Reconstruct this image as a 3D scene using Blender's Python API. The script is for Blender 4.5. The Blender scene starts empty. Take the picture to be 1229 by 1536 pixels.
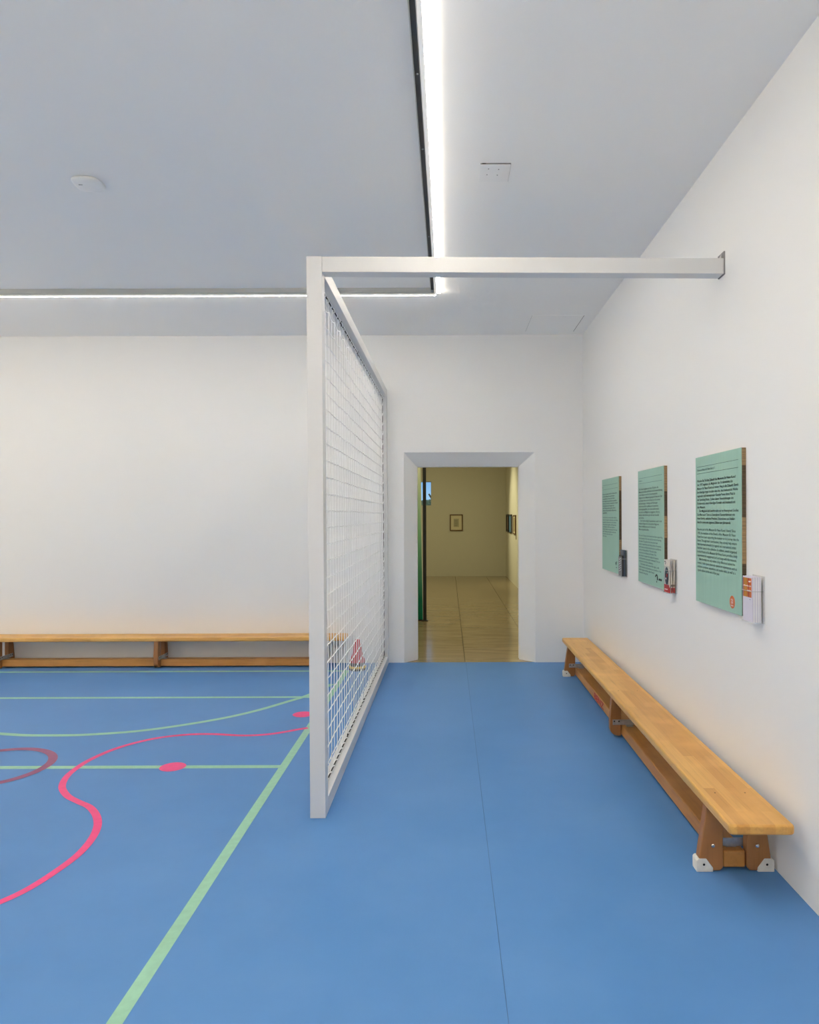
import bpy, bmesh, math, random
from mathutils import Vector, Matrix

random.seed(4)
S = bpy.context.scene
COL = S.collection
H, F, PX, PY = 1.45, 1040.0, 673.0, 774.0          # eye height, focal length in pixels, vanishing point

# ------------------------------------------------------------------ camera
cd = bpy.data.cameras.new('camera')
cam = bpy.data.objects.new('camera', cd)
COL.objects.link(cam)
cam.location = (0, 0, H)
cam.rotation_euler = (math.radians(90), math.radians(0.2), 0)
cd.sensor_fit = 'VERTICAL'
cd.sensor_height = 36
cd.lens = F / 1536 * 36
cd.shift_x = -(PX - 614.5) / 1536
cd.shift_y = (PY - 768) / 1536
cd.clip_start = 0.05
cd.clip_end = 200
S.camera = cam

# ------------------------------------------------------------------ world, exposure, light of the far gallery
S.view_settings.view_transform = 'Standard'
S.view_settings.look = 'None'
S.cycles.diffuse_bounces = 8
S.cycles.max_bounces = 14
S.view_settings.exposure = 0.0
S.view_settings.gamma = 1.0
S.view_settings.use_curve_mapping = False
LED = 70.0                                           # strength of the luminous strips
W = bpy.data.worlds.new('sky')
S.world = W
W.use_nodes = True
wn = W.node_tree
wn.nodes.clear()
wo = wn.nodes.new('ShaderNodeOutputWorld')
wb = wn.nodes.new('ShaderNodeBackground')
wr = wn.nodes.new('ShaderNodeValToRGB')
wg = wn.nodes.new('ShaderNodeTexCoord')
ws = wn.nodes.new('ShaderNodeSeparateXYZ')
wn.links.new(wg.outputs['Generated'], ws.inputs[0])
wn.links.new(ws.outputs['Z'], wr.inputs[0])
wn.links.new(wr.outputs[0], wb.inputs[0])
wn.links.new(wb.outputs[0], wo.inputs[0])
wr.color_ramp.elements[0].position = 0.0
wr.color_ramp.elements[0].color = (.50, .82, 1.0, 1)
wr.color_ramp.elements[1].position = 0.06
wr.color_ramp.elements[1].color = (.13, .40, .86, 1)
wb.inputs[1].default_value = 1.0


def lamp(name, kind, loc, energy, color, target=None, **kw):
    l = bpy.data.lights.new(name, kind)
    l.energy = energy
    l.color = color
    for k, v in kw.items():
        setattr(l, k, v)
    o = bpy.data.objects.new(name, l)
    COL.objects.link(o)
    o.location = loc
    if target:
        o.rotation_euler = (Vector(target) - Vector(loc)).to_track_quat('-Z', 'Y').to_euler()
    return o


WARM = (1.0, .92, .55)
lamp('gallery_ceiling_light', 'AREA', (-.7, 11.2, 3.22), 76, WARM, (-.7, 11.2, 0), shape='RECTANGLE', size=1.2, size_y=7.6)
lamp('gallery_spotlight', 'SPOT', (-.9, 14.9, 3.1), 230, WARM, (1.38, 14.7, 1.35), spot_size=1.0, spot_blend=.9, shadow_soft_size=.06)

# ------------------------------------------------------------------ materials
MATS = {}


def mat(name, color, rough=.5, metal=0, spec=.5, emit=None, estr=0, trans=0, noise=None, bump=None, coat=0, alpha=1):
    if name in MATS:
        return MATS[name]
    m = bpy.data.materials.new(name)
    m.use_nodes = True
    nt = m.node_tree
    b = nt.nodes['Principled BSDF']
    c = tuple(color) + (1,)
    b.inputs['Base Color'].default_value = c
    b.inputs['Roughness'].default_value = rough
    b.inputs['Metallic'].default_value = metal
    b.inputs['Specular IOR Level'].default_value = spec
    b.inputs['Transmission Weight'].default_value = trans
    b.inputs['Coat Weight'].default_value = coat
    b.inputs['Alpha'].default_value = alpha
    if emit:
        b.inputs['Emission Color'].default_value = tuple(emit) + (1,)
        b.inputs['Emission Strength'].default_value = estr
    if noise:                                        # (scale, amount, detail, stretch)
        sc, am, de, st = noise
        tc = nt.nodes.new('ShaderNodeTexCoord')
        mp = nt.nodes.new('ShaderNodeMapping')
        mp.inputs['Scale'].default_value = st
        n = nt.nodes.new('ShaderNodeTexNoise')
        n.inputs['Scale'].default_value = sc
        n.inputs['Detail'].default_value = de
        nt.links.new(tc.outputs['Object'], mp.inputs[0])
        nt.links.new(mp.outputs[0], n.inputs['Vector'])
        mr = nt.nodes.new('ShaderNodeMapRange')
        mr.inputs[1].default_value = .3
        mr.inputs[2].default_value = .7
        mr.inputs[3].default_value = 1 - am
        mr.inputs[4].default_value = 1 + am
        nt.links.new(n.outputs['Fac'], mr.inputs[0])
        mx = nt.nodes.new('ShaderNodeVectorMath')
        mx.operation = 'SCALE'
        mx.inputs[0].default_value = tuple(color)
        nt.links.new(mr.outputs[0], mx.inputs['Scale'])
        nt.links.new(mx.outputs[0], b.inputs['Base Color'])
    if bump:                                         # (scale, strength)
        tc2 = nt.nodes.new('ShaderNodeTexCoord')
        n2 = nt.nodes.new('ShaderNodeTexNoise')
        n2.inputs['Scale'].default_value = bump[0]
        n2.inputs['Detail'].default_value = 3
        nt.links.new(tc2.outputs['Object'], n2.inputs['Vector'])
        bp = nt.nodes.new('ShaderNodeBump')
        bp.inputs['Strength'].default_value = bump[1]
        bp.inputs['Distance'].default_value = .01
        nt.links.new(n2.outputs['Fac'], bp.inputs['Height'])
        nt.links.new(bp.outputs[0], b.inputs['Normal'])
    MATS[name] = m
    return m


def wood(name, c1, c2, dark, length_axis='Y', stave=(.55, .045), rough=.42, sheen=.25):
    """glued hardwood staves with grain along the length axis, worn lacquer"""
    m = bpy.data.materials.new(name)
    m.use_nodes = True
    nt = m.node_tree
    N, L = nt.nodes.new, nt.links.new
    b = nt.nodes['Principled BSDF']
    tc = N('ShaderNodeTexCoord')
    mp = N('ShaderNodeMapping')
    if length_axis == 'Y':
        mp.inputs['Rotation'].default_value = (0, 0, math.radians(90))
    elif length_axis == 'Z':
        mp.inputs['Rotation'].default_value = (0, math.radians(90), 0)
    L(tc.outputs['Object'], mp.inputs[0])
    br = N('ShaderNodeTexBrick')
    br.inputs['Color1'].default_value = (0, 0, 0, 1)
    br.inputs['Color2'].default_value = (1, 1, 1, 1)
    br.inputs['Mortar'].default_value = (.2, .2, .2, 1)
    br.inputs['Scale'].default_value = 1
    br.inputs['Mortar Size'].default_value = .0004
    br.inputs['Bias'].default_value = 0
    br.inputs['Brick Width'].default_value = stave[0]
    br.inputs['Row Height'].default_value = stave[1]
    br.offset = .37
    L(mp.outputs[0], br.inputs['Vector'])
    mp2 = N('ShaderNodeMapping')
    mp2.inputs['Scale'].default_value = (1.6, 42, 42)
    L(mp.outputs[0], mp2.inputs[0])
    n = N('ShaderNodeTexNoise')
    n.inputs['Scale'].default_value = 1.6
    n.inputs['Detail'].default_value = 5
    n.inputs['Distortion'].default_value = .6
    L(mp2.outputs[0], n.inputs['Vector'])
    n3 = N('ShaderNodeTexNoise')
    n3.inputs['Scale'].default_value = 3.5
    n3.inputs['Detail'].default_value = 4
    L(tc.outputs['Object'], n3.inputs['Vector'])
    r1 = N('ShaderNodeMix')
    r1.data_type = 'RGBA'
    r1.inputs['A'].default_value = tuple(c1) + (1,)
    r1.inputs['B'].default_value = tuple(c2) + (1,)
    L(br.outputs['Color'], r1.inputs['Factor'])
    r2 = N('ShaderNodeMix')
    r2.data_type = 'RGBA'
    r2.inputs['B'].default_value = tuple(dark) + (1,)
    L(r1.outputs['Result'], r2.inputs['A'])
    mr = N('ShaderNodeMapRange')
    mr.inputs[1].default_value = .5
    mr.inputs[2].default_value = .85
    mr.inputs[3].default_value = 0
    mr.inputs[4].default_value = .55
    L(n.outputs['Fac'], mr.inputs[0])
    L(mr.outputs[0], r2.inputs['Factor'])
    r3 = N('ShaderNodeMix')
    r3.data_type = 'RGBA'
    r3.inputs['B'].default_value = tuple(min(1, v * 1.25 + .03) for v in c2) + (1,)
    mr3 = N('ShaderNodeMapRange')
    mr3.inputs[1].default_value = .5
    mr3.inputs[2].default_value = .75
    mr3.inputs[3].default_value = 0
    mr3.inputs[4].default_value = .45
    L(n3.outputs['Fac'], mr3.inputs[0])
    L(mr3.outputs[0], r3.inputs['Factor'])
    L(r2.outputs['Result'], r3.inputs['A'])
    L(r3.outputs['Result'], b.inputs['Base Color'])
    b.inputs['Roughness'].default_value = rough
    b.inputs['Coat Weight'].default_value = sheen
    b.inputs['Coat Roughness'].default_value = .35
    bp = N('ShaderNodeBump')
    bp.inputs['Strength'].default_value = .15
    bp.inputs['Distance'].default_value = .002
    L(n.outputs['Fac'], bp.inputs['Height'])
    L(bp.outputs[0], b.inputs['Normal'])
    MATS[name] = m
    return m


def floor_mat():
    m = bpy.data.materials.new('blue_sports_vinyl')
    m.use_nodes = True
    nt = m.node_tree
    N, L = nt.nodes.new, nt.links.new
    b = nt.nodes['Principled BSDF']
    tc = N('ShaderNodeTexCoord')
    n1 = N('ShaderNodeTexNoise')
    n1.inputs['Scale'].default_value = 1.3
    n1.inputs['Detail'].default_value = 5
    n1.inputs['Roughness'].default_value = .6
    L(tc.outputs['Object'], n1.inputs['Vector'])
    mx = N('ShaderNodeMix')
    mx.data_type = 'RGBA'
    mx.inputs['A'].default_value = (.076, .230, .532, 1)
    mx.inputs['B'].default_value = (.102, .264, .576, 1)
    mr = N('ShaderNodeMapRange')
    mr.inputs[1].default_value = .35
    mr.inputs[2].default_value = .68
    L(n1.outputs['Fac'], mr.inputs[0])
    L(mr.outputs[0], mx.inputs['Factor'])
    # short scuffs
    mp = N('ShaderNodeMapping')
    mp.inputs['Scale'].default_value = (9, 1.6, 1)
    mp.inputs['Rotation'].default_value = (0, 0, .7)
    L(tc.outputs['Object'], mp.inputs[0])
    n2 = N('ShaderNodeTexNoise')
    n2.inputs['Scale'].default_value = 3
    n2.inputs['Detail'].default_value = 8
    n2.inputs['Roughness'].default_value = .75
    L(mp.outputs[0], n2.inputs['Vector'])
    mr2 = N('ShaderNodeMapRange')
    mr2.inputs[1].default_value = .68
    mr2.inputs[2].default_value = .78
    mr2.inputs[3].default_value = 0
    mr2.inputs[4].default_value = .22
    L(n2.outputs['Fac'], mr2.inputs[0])
    m2 = N('ShaderNodeMix')
    m2.data_type = 'RGBA'
    m2.inputs['B'].default_value = (.06, .13, .30, 1)
    L(mx.outputs['Result'], m2.inputs['A'])
    L(mr2.outputs[0], m2.inputs['Factor'])
    L(m2.outputs['Result'], b.inputs['Base Color'])
    mr3 = N('ShaderNodeMapRange')
    mr3.inputs[3].default_value = .36
    mr3.inputs[4].default_value = .50
    L(n1.outputs['Fac'], mr3.inputs[0])
    L(mr3.outputs[0], b.inputs['Roughness'])
    b.inputs['Specular IOR Level'].default_value = .28
    n4 = N('ShaderNodeTexNoise')
    n4.inputs['Scale'].default_value = 260
    L(tc.outputs['Object'], n4.inputs['Vector'])
    bp = N('ShaderNodeBump')
    bp.inputs['Strength'].default_value = .05
    bp.inputs['Distance'].default_value = .002
    L(n4.outputs['Fac'], bp.inputs['Height'])
    L(bp.outputs[0], b.inputs['Normal'])
    MATS['blue_sports_vinyl'] = m
    return m


def marble_mat():
    m = bpy.data.materials.new('polished_travertine')
    m.use_nodes = True
    nt = m.node_tree
    N, L = nt.nodes.new, nt.links.new
    b = nt.nodes['Principled BSDF']
    tc = N('ShaderNodeTexCoord')
    oi = N('ShaderNodeObjectInfo')
    ad = N('ShaderNodeVectorMath')
    ad.operation = 'ADD'
    L(tc.outputs['Object'], ad.inputs[0])
    sc = N('ShaderNodeVectorMath')
    sc.operation = 'SCALE'
    sc.inputs[0].default_value = (17, 9, 5)
    L(oi.outputs['Random'], sc.inputs['Scale'])
    L(sc.outputs[0], ad.inputs[1])
    mp = N('ShaderNodeMapping')
    mp.inputs['Scale'].default_value = (.8, 4.5, 1)
    L(ad.outputs[0], mp.inputs[0])
    n = N('ShaderNodeTexNoise')
    n.inputs['Scale'].default_value = 2.2
    n.inputs['Detail'].default_value = 7
    n.inputs['Distortion'].default_value = 1.2
    L(mp.outputs[0], n.inputs['Vector'])
    cr = N('ShaderNodeValToRGB')
    cr.color_ramp.elements[0].position = .3
    cr.color_ramp.elements[0].color = (.30, .225, .135, 1)
    cr.color_ramp.elements[1].position = .72
    cr.color_ramp.elements[1].color = (.43, .335, .21, 1)
    L(n.outputs['Fac'], cr.inputs[0])
    L(cr.outputs[0], b.inputs['Base Color'])
    b.inputs['Roughness'].default_value = .14
    MATS['polished_travertine'] = m
    return m


def panel_mat():
    """dyed acrylic sheet: its own tint runs from pale cream at the head to deep green at the foot"""
    m = bpy.data.materials.new('dyed_acrylic')
    m.use_nodes = True
    nt = m.node_tree
    N, L = nt.nodes.new, nt.links.new
    b = nt.nodes['Principled BSDF']
    tc = N('ShaderNodeTexCoord')
    sp = N('ShaderNodeSeparateXYZ')
    L(tc.outputs['Object'], sp.inputs[0])
    mr = N('ShaderNodeMapRange')
    mr.inputs[1].default_value = 0
    mr.inputs[2].default_value = 2.4
    L(sp.outputs['Z'], mr.inputs[0])
    cr = N('ShaderNodeValToRGB')
    cr.color_ramp.elements[0].position = .12
    cr.color_ramp.elements[0].color = (.010, .34, .22, 1)
    cr.color_ramp.elements[1].position = .9
    cr.color_ramp.elements[1].color = (.90, .90, .80, 1)
    e = cr.color_ramp.elements.new(.5)
    e.color = (.42, .72, .54, 1)
    L(mr.outputs[0], cr.inputs[0])
    L(cr.outputs[0], b.inputs['Base Color'])
    b.inputs['Roughness'].default_value = .25
    tr_ = N('ShaderNodeBsdfTranslucent')
    L(cr.outputs[0], tr_.inputs['Color'])
    mx = N('ShaderNodeMixShader')
    mx.inputs[0].default_value = .6
    L(b.outputs[0], mx.inputs[1])
    L(tr_.outputs[0], mx.inputs[2])
    L(mx.outputs[0], nt.nodes['Material Output'].inputs['Surface'])
    return m


WHITE = mat('white_wall_paint', (.865, .865, .86), .85, spec=.25, bump=(90, .03))
CEIL = mat('ceiling_paint', (.95, .945, .93), .9, spec=.2, bump=(60, .02))
LACQ = mat('white_lacquer', (.72, .725, .735), .38)
CORD = mat('white_net_cord', (.97, .97, .97), .7)
CABLE = mat('dark_cable', (.05, .05, .05), .45, metal=.4)
BLUE = floor_mat()
GREEN = mat('green_line_paint', (.30, .58, .42), .45, noise=(30, .06, 4, (1, 1, 1)))
PINK = mat('pink_line_paint', (.84, .055, .235), .45, noise=(30, .05, 4, (1, 1, 1)))
PLUM = mat('plum_line_paint', (.28, .075, .185), .45, noise=(30, .06, 4, (1, 1, 1)))
TOPW = wood('bench_top_wood', (.60, .29, .055), (.76, .44, .115), (.36, .15, .026), 'Y', (.62, .047))
LEGW = wood('bench_leg_wood', (.32, .125, .032), (.38, .16, .045), (.17, .06, .016), 'Z', (2, .2), .5)
RAILW = wood('bench_rail_wood', (.50, .22, .048), (.60, .29, .07), (.28, .105, .02), 'Y', (1.6, .06), .5)
STEEL = mat('galvanised_steel', (.50, .51, .52), .38, metal=.9, noise=(40, .15, 3, (1, 1, 1)))
BOLT = mat('bolt_steel', (.62, .63, .65), .25, metal=1)
PAD = mat('worn_white_plastic', (.78, .76, .70), .6, noise=(35, .10, 5, (1, 1, 1)))
HOLE = mat('dark_hole', (.012, .012, .012), .8)
RED_T = mat('red_print', (.42, .006, .012), .5)
MINT = mat('mint_board', (.330, .545, .455), .55, noise=(7, .035, 5, (1, 14, .4)))
INK = mat('black_ink', (.018, .028, .026), .6)
INKG = mat('grey_green_ink', (.065, .125, .11), .6)
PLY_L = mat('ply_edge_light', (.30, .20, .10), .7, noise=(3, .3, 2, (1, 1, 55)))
PLY_SH = mat('ply_edge_shaded', (.085, .055, .028), .7, noise=(3, .35, 2, (1, 1, 55)))  # darker copy of the ply, for the shaded bands
ACRYL = mat('clear_acrylic', (.92, .93, .95), .1, spec=.5, alpha=.22)
ORANGE = mat('orange_print', (.60, .14, .035), .5)
PAPER = mat('white_paper', (.84, .84, .88), .6)
PAPER2 = mat('lilac_paper_edge', (.66, .64, .76), .6)


# ------------------------------------------------------------------ building helpers
XF = {}


def tag(o, label=None, cat=None, group=None, kind=None):
    if label: o['label'] = label
    if cat: o['category'] = cat
    if group: o['group'] = group
    if kind: o['kind'] = kind
    return o


def thing(name, label, cat, loc=(0, 0, 0), rz=0, group=None):
    o = bpy.data.objects.new(name, None)
    COL.objects.link(o)
    o.location = loc
    o.rotation_euler = (0, 0, rz)
    o.empty_display_size = .1
    XF[o.name] = (Matrix.Translation(loc) @ Matrix.Rotation(rz, 4, 'Z')).inverted()
    return tag(o, label, cat, group)


def root_of(o):
    while o.parent:
        o = o.parent
    return o


def obj(name, bm, m, parent=None, world=False, smooth=False):
    """links a bmesh as one mesh object; world=True: coordinates are world ones, else local to the thing"""
    if parent and world:
        r = root_of(parent)
        if r.name in XF:
            bmesh.ops.transform(bm, matrix=XF[r.name], verts=bm.verts)
    me = bpy.data.meshes.new(name)
    bmesh.ops.recalc_face_normals(bm, faces=bm.faces)
    bm.to_mesh(me)
    bm.free()
    for k in (m if isinstance(m, (list, tuple)) else [m]):
        me.materials.append(k)
    if smooth:
        for p in me.polygons:
            p.use_smooth = True
    o = bpy.data.objects.new(name, me)
    COL.objects.link(o)
    if parent:
        o.parent = parent
    return o


def struct(name, bm, m, parent=None, label=None, cat=None):
    o = obj(name, bm, m, parent)
    o['kind'] = 'structure'
    if label: o['label'] = label
    if cat: o['category'] = cat
    return o


def shared(name, me, parent, loc=(0, 0, 0), rot=(0, 0, 0)):
    o = bpy.data.objects.new(name, me)
    COL.objects.link(o)
    o.parent = parent
    o.location = loc
    o.rotation_euler = rot
    return o


def box(x0, x1, y0, y1, z0, z1, bev=0, seg=2, bm=None):
    b = bm or bmesh.new()
    vs = [b.verts.new((x, y, z)) for z in (z0, z1) for y in (y0, y1) for x in (x0, x1)]
    fs = [(0, 1, 3, 2), (4, 6, 7, 5), (0, 4, 5, 1), (2, 3, 7, 6), (0, 2, 6, 4), (1, 5, 7, 3)]
    faces = [b.faces.new([vs[i] for i in f]) for f in fs]
    if bev:
        es = list({e for f in faces for e in f.edges})
        bmesh.ops.bevel(b, geom=es, offset=bev, segments=seg, profile=.5, affect='EDGES')
    return b


def prism(poly, axis, a0, a1, bev=0, bm=None, seg=2):
    """poly in the two other axes, extruded along axis from a0 to a1"""
    b = bm or bmesh.new()

    def P(u, v, a):
        return {'X': (a, u, v), 'Y': (u, a, v), 'Z': (u, v, a)}[axis]
    lo = [b.verts.new(P(u, v, a0)) for u, v in poly]
    hi = [b.verts.new(P(u, v, a1)) for u, v in poly]
    n = len(poly)
    fs = [b.faces.new(lo), b.faces.new(list(reversed(hi)))]
    for i in range(n):
        fs.append(b.faces.new((lo[i], hi[i], hi[(i + 1) % n], lo[(i + 1) % n])))
    if bev:
        es = list({e for f in fs for e in f.edges})
        bmesh.ops.bevel(b, geom=es, offset=bev, segments=seg, profile=.5, affect='EDGES')
    return b


def tube(pts, r, n=6, bm=None, closed=False):
    b = bm or bmesh.new()
    pts = [Vector(p) for p in pts]
    rings = []
    N = len(pts)
    for i, p in enumerate(pts):
        a = pts[(i - 1) % N] if (closed or i > 0) else p
        c = pts[(i + 1) % N] if (closed or i < N - 1) else p
        d = (c - a).normalized()
        ref = Vector((0, 0, 1)) if abs(d.z) < .8 else Vector((1, 0, 0))
        u = d.cross(ref).normalized()
        v = d.cross(u)
        rings.append([b.verts.new(p + r * (math.cos(t) * u + math.sin(t) * v)) for t in [2 * math.pi * k / n for k in range(n)]])
    for i in range(N if closed else N - 1):
        A, B = rings[i], rings[(i + 1) % N]
        for k in range(n):
            b.faces.new((A[k], A[(k + 1) % n], B[(k + 1) % n], B[k]))
    if not closed:
        b.faces.new(list(reversed(rings[0])))
        b.faces.new(rings[-1])
    return b


def lathe(prof, n=28, c=(0, 0, 0), bm=None):
    b = bm or bmesh.new()
    rings = []
    for r, z in prof:
        rings.append([b.verts.new((c[0] + r * math.cos(2 * math.pi * k / n), c[1] + r * math.sin(2 * math.pi * k / n), c[2] + z)) for k in range(n)])
    for A, B in zip(rings, rings[1:]):
        for k in range(n):
            b.faces.new((A[k], A[(k + 1) % n], B[(k + 1) % n], B[k]))
    b.faces.new(list(reversed(rings[0])))
    b.faces.new(rings[-1])
    return b


def dome(c, r, h, axis, n=14):
    """button head pointing along axis vector"""
    b = bmesh.new()
    prof = [(r, 0), (r * .92, h * .45), (r * .68, h * .8), (r * .3, h * .98), (.0006, h)]
    lathe(prof, n, bm=b)
    q = Vector((0, 0, 1)).rotation_difference(Vector(axis)).to_matrix().to_4x4()
    bmesh.ops.transform(b, matrix=Matrix.Translation(c) @ q, verts=b.verts)
    return b


def catmull(pts, k=10):
    P = [Vector(p) for p in pts]
    P = [2 * P[0] - P[1]] + P + [2 * P[-1] - P[-2]]
    out = []
    for i in range(1, len(P) - 2):
        p0, p1, p2, p3 = P[i - 1:i + 3]
        for j in range(k):
            t = j / k
            out.append(.5 * ((2 * p1) + (p2 - p0) * t + (2 * p0 - 5 * p1 + 4 * p2 - p3) * t * t + (3 * p1 - p0 - 3 * p2 + p3) * t ** 3))
    out.append(P[-2])
    return out


def ground(px, py, z=0):
    """photo pixel -> point on the floor"""
    Y = F * (H - z) / (py - PY)
    return ((px - PX) * Y / F, Y)


def ribbon(pts, w, z, closed=False):
    """painted line on the floor: a thin raised band along 2-D points"""
    b = bmesh.new()
    P = [Vector((p[0], p[1])) for p in pts]
    N = len(P)
    Lv, Rv = [], []
    for i in range(N):
        a = P[(i - 1) % N] if closed or i else P[i]
        c = P[(i + 1) % N] if closed or i < N - 1 else P[i]
        d = (c - a).normalized()
        n = Vector((-d.y, d.x)) * w / 2
        Lv.append(b.verts.new((P[i].x + n.x, P[i].y + n.y, z)))
        Rv.append(b.verts.new((P[i].x - n.x, P[i].y - n.y, z)))
    for i in range(N if closed else N - 1):
        j = (i + 1) % N
        b.faces.new((Lv[i], Rv[i], Rv[j], Lv[j]))
    return b


def text_bm(body, size, sx=1, align='LEFT', spacing=1.0, bold=0):
    c = bpy.data.curves.new('t', 'FONT')
    c.body = body
    c.size = size
    c.align_x = align
    c.resolution_u = 2
    c.space_character = spacing
    c.offset = bold
    o = bpy.data.objects.new('t', c)
    COL.objects.link(o)
    dg = bpy.context.evaluated_depsgraph_get()
    me = bpy.data.meshes.new_from_object(o.evaluated_get(dg))
    bpy.data.objects.remove(o)
    b = bmesh.new()
    b.from_mesh(me)
    bpy.data.meshes.remove(me)
    bmesh.ops.scale(b, vec=(sx, 1, 1), verts=b.verts)
    return b


def merge(dst, src, M):
    bmesh.ops.transform(src, matrix=M, verts=src.verts)
    me = bpy.data.meshes.new('tmp')
    src.to_mesh(me)
    src.free()
    dst.from_mesh(me)
    bpy.data.meshes.remove(me)


# ------------------------------------------------------------------ the room
XL, XR, YB, YF, ZC = -7.2, 1.333, 6.86, -3.2, 3.24
DX0, DX1, DZ = -.441, .856, 2.08                     # splayed doorway, room side
IX0, IX1, IZ, YI = -.315, .711, 1.947, 7.0           # inner opening
YW = 7.10                                            # gallery side of the back wall

CX0, CY0 = -4.75, .9                                 # the blue court covering ends here, outside the picture
struct('floor_bounce', box(XL, XR, YF, YB + .012, -.14, -.0045), mat('pale_bounce_floor', (.90, .86, .80), .5), label='added unseen pale floor bouncing light around the blue court covering', cat='floor')  # unseen pale floor added to bounce neutral light onto the ceiling
floor = struct('floor', box(CX0, XR, CY0, YB + .012, -.0044, -.004), mat('floor_seam', (.04, .11, .26), .8),
               label='blue vinyl sports floor with painted court lines', cat='floor')
SEAM = .167
struct('floor_sheet', box(CX0, SEAM - .0007, CY0, YB + .012, -.004, 0), BLUE, floor)
struct('floor_sheet', box(SEAM + .0007, XR, CY0, YB + .012, -.004, 0), BLUE, floor)

ceiling = struct('ceiling', box(XL, XR, YF, YB, ZC, ZC + .15), CEIL, label='matt white flat ceiling', cat='ceiling')
struct('wall_right', box(XR, XR + .15, YF - .15, YB, -.12, ZC + .15), WHITE, label='white plastered side wall carrying the green boards', cat='wall')
struct('wall_left', box(XL - .15, XL, YF, YB, -.12, ZC + .15), WHITE, label='white plastered wall opposite the green boards', cat='wall')
struct('wall_front', box(XL - .15, XR, YF - .15, YF, -.12, ZC + .15), WHITE, label='white plastered wall facing the doorway', cat='wall')
b = box(XL - .15, DX0, YB, YW, 0, ZC + .15)
box(DX1, XR + .15, YB, YW, 0, ZC + .15, bm=b)
box(DX0, DX1, YB, YW, DZ, ZC + .15, bm=b)
struct('wall_back', b, WHITE, label='white plastered end wall with the splayed doorway', cat='wall')
# splayed lining of the doorway
b = bmesh.new()
for poly in ([(DX0, YB), (IX0, YI), (IX0, YW), (DX0, YW)], [(DX1, YB), (DX1, YW), (IX1, YW), (IX1, YI)]):
    lo = [b.verts.new((u, v, 0)) for u, v in poly]
    hz = []
    for u, v in poly:
        if v == YB: z = DZ
        elif u in (IX0, IX1): z = IZ
        else: z = DZ
        hz.append(b.verts.new((u, v, z)))
    b.faces.new(lo); b.faces.new(list(reversed(hz)))
    for i in range(4):
        b.faces.new((lo[i], hz[i], hz[(i + 1) % 4], lo[(i + 1) % 4]))
A = [(DX0, YB, DZ), (DX1, YB, DZ), (IX1, YI, IZ), (IX0, YI, IZ), (IX0, YW, IZ), (IX1, YW, IZ), (DX1, YW, DZ), (DX0, YW, DZ)]
V = [b.verts.new(p) for p in A]
for f in ((0, 1, 2, 3), (3, 2, 5, 4), (4, 5, 6, 7), (7, 6, 1, 0), (0, 3, 4, 7), (1, 6, 5, 2)):
    b.faces.new([V[i] for i in f])
struct('trim_1', b, WHITE, label='white splayed reveal lining the open doorway', cat='doorway')

# ceiling access panel near the corner
ap = struct('access_panel', box(.757, 1.218, 6.20, 6.735, ZC - .0015, ZC), CEIL, ceiling)
struct('panel_gap', box(1.2185, 1.2225, 6.20, 6.735, ZC - .0012, ZC), mat('gap_shade_grey', (.2, .2, .2), .9), ap)
struct('panel_gap', box(.7535, .7565, 6.20, 6.735, ZC - .0008, ZC), mat('gap_pale', (.55, .55, .55), .9), ap)

# painted court lines: children of the floor
Z1 = .0006


def line(name, bm, m):
    return struct(name, bm, m, floor)


LX = -.962
line('court_line', ribbon([(LX, CY0), (LX, 6.53)], .048, Z1), GREEN)
for yy, z in ((4.02, Z1), (5.566, Z1), (6.50, Z1)):
    line('court_line', ribbon([(CX0 + .1, yy), (LX - .02, yy)], .048, z + .0002), GREEN)
zc = lambda L: [ground(x / 2.56, 1000 + y / 2.56) for x, y in L]
arc = zc([(0, 249), (100, 256), (200, 259), (300, 258), (400, 253), (500, 246), (600, 235), (700, 221), (800, 205), (900, 186), (1000, 162), (1100, 133), (1184, 107)])
arc.append(ground(498, 1025.5))
arc = [(-2 * 2.645 - p[0], p[1]) for p in arc[:2:-1]] + arc[2:]     # the left half mirrors the right one
line('court_line', ribbon(catmull([(p[0], p[1], 0) for p in arc], 8), .048, Z1 + .0004), GREEN)
pk = zc([(-330, 1010), (-160, 960), (0, 897), (100, 850), (200, 788), (290, 722), (345, 662), (370, 610), (366, 568), (340, 535), (300, 516), (258, 494), (236, 464), (240, 438), (258, 412), (290, 386), (330, 360), (390, 331), (450, 308), (520, 288), (600, 271), (680, 261), (750, 256.5), (820, 256.5), (900, 261), (960, 262), (1030, 257.5), (1090, 249), (1140, 240), (1180, 233.5)])
line('wavy_line', ribbon(catmull([(p[0], p[1], 0) for p in pk], 8), .036, Z1 + .0007), PINK)
ccx, ccy, ccr = -2.662, 4.028, .312                   # circle through the traced arc
line('ring_line', ribbon([(ccx + ccr * math.cos(t), ccy + ccr * math.sin(t)) for t in [2 * math.pi * k / 64 for k in range(64)]], .05, Z1 + .0010, True), PLUM)
for cx, cy in ((-1.604, 4.019), (-1.072, 5.077)):
    b = bmesh.new()
    b.faces.new([b.verts.new((cx + .0735 * math.cos(t), cy + .0735 * math.sin(t), Z1 + .0012)) for t in [2 * math.pi * k / 40 for k in range(40)]])
    line('floor_dot', b, PINK)

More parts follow.
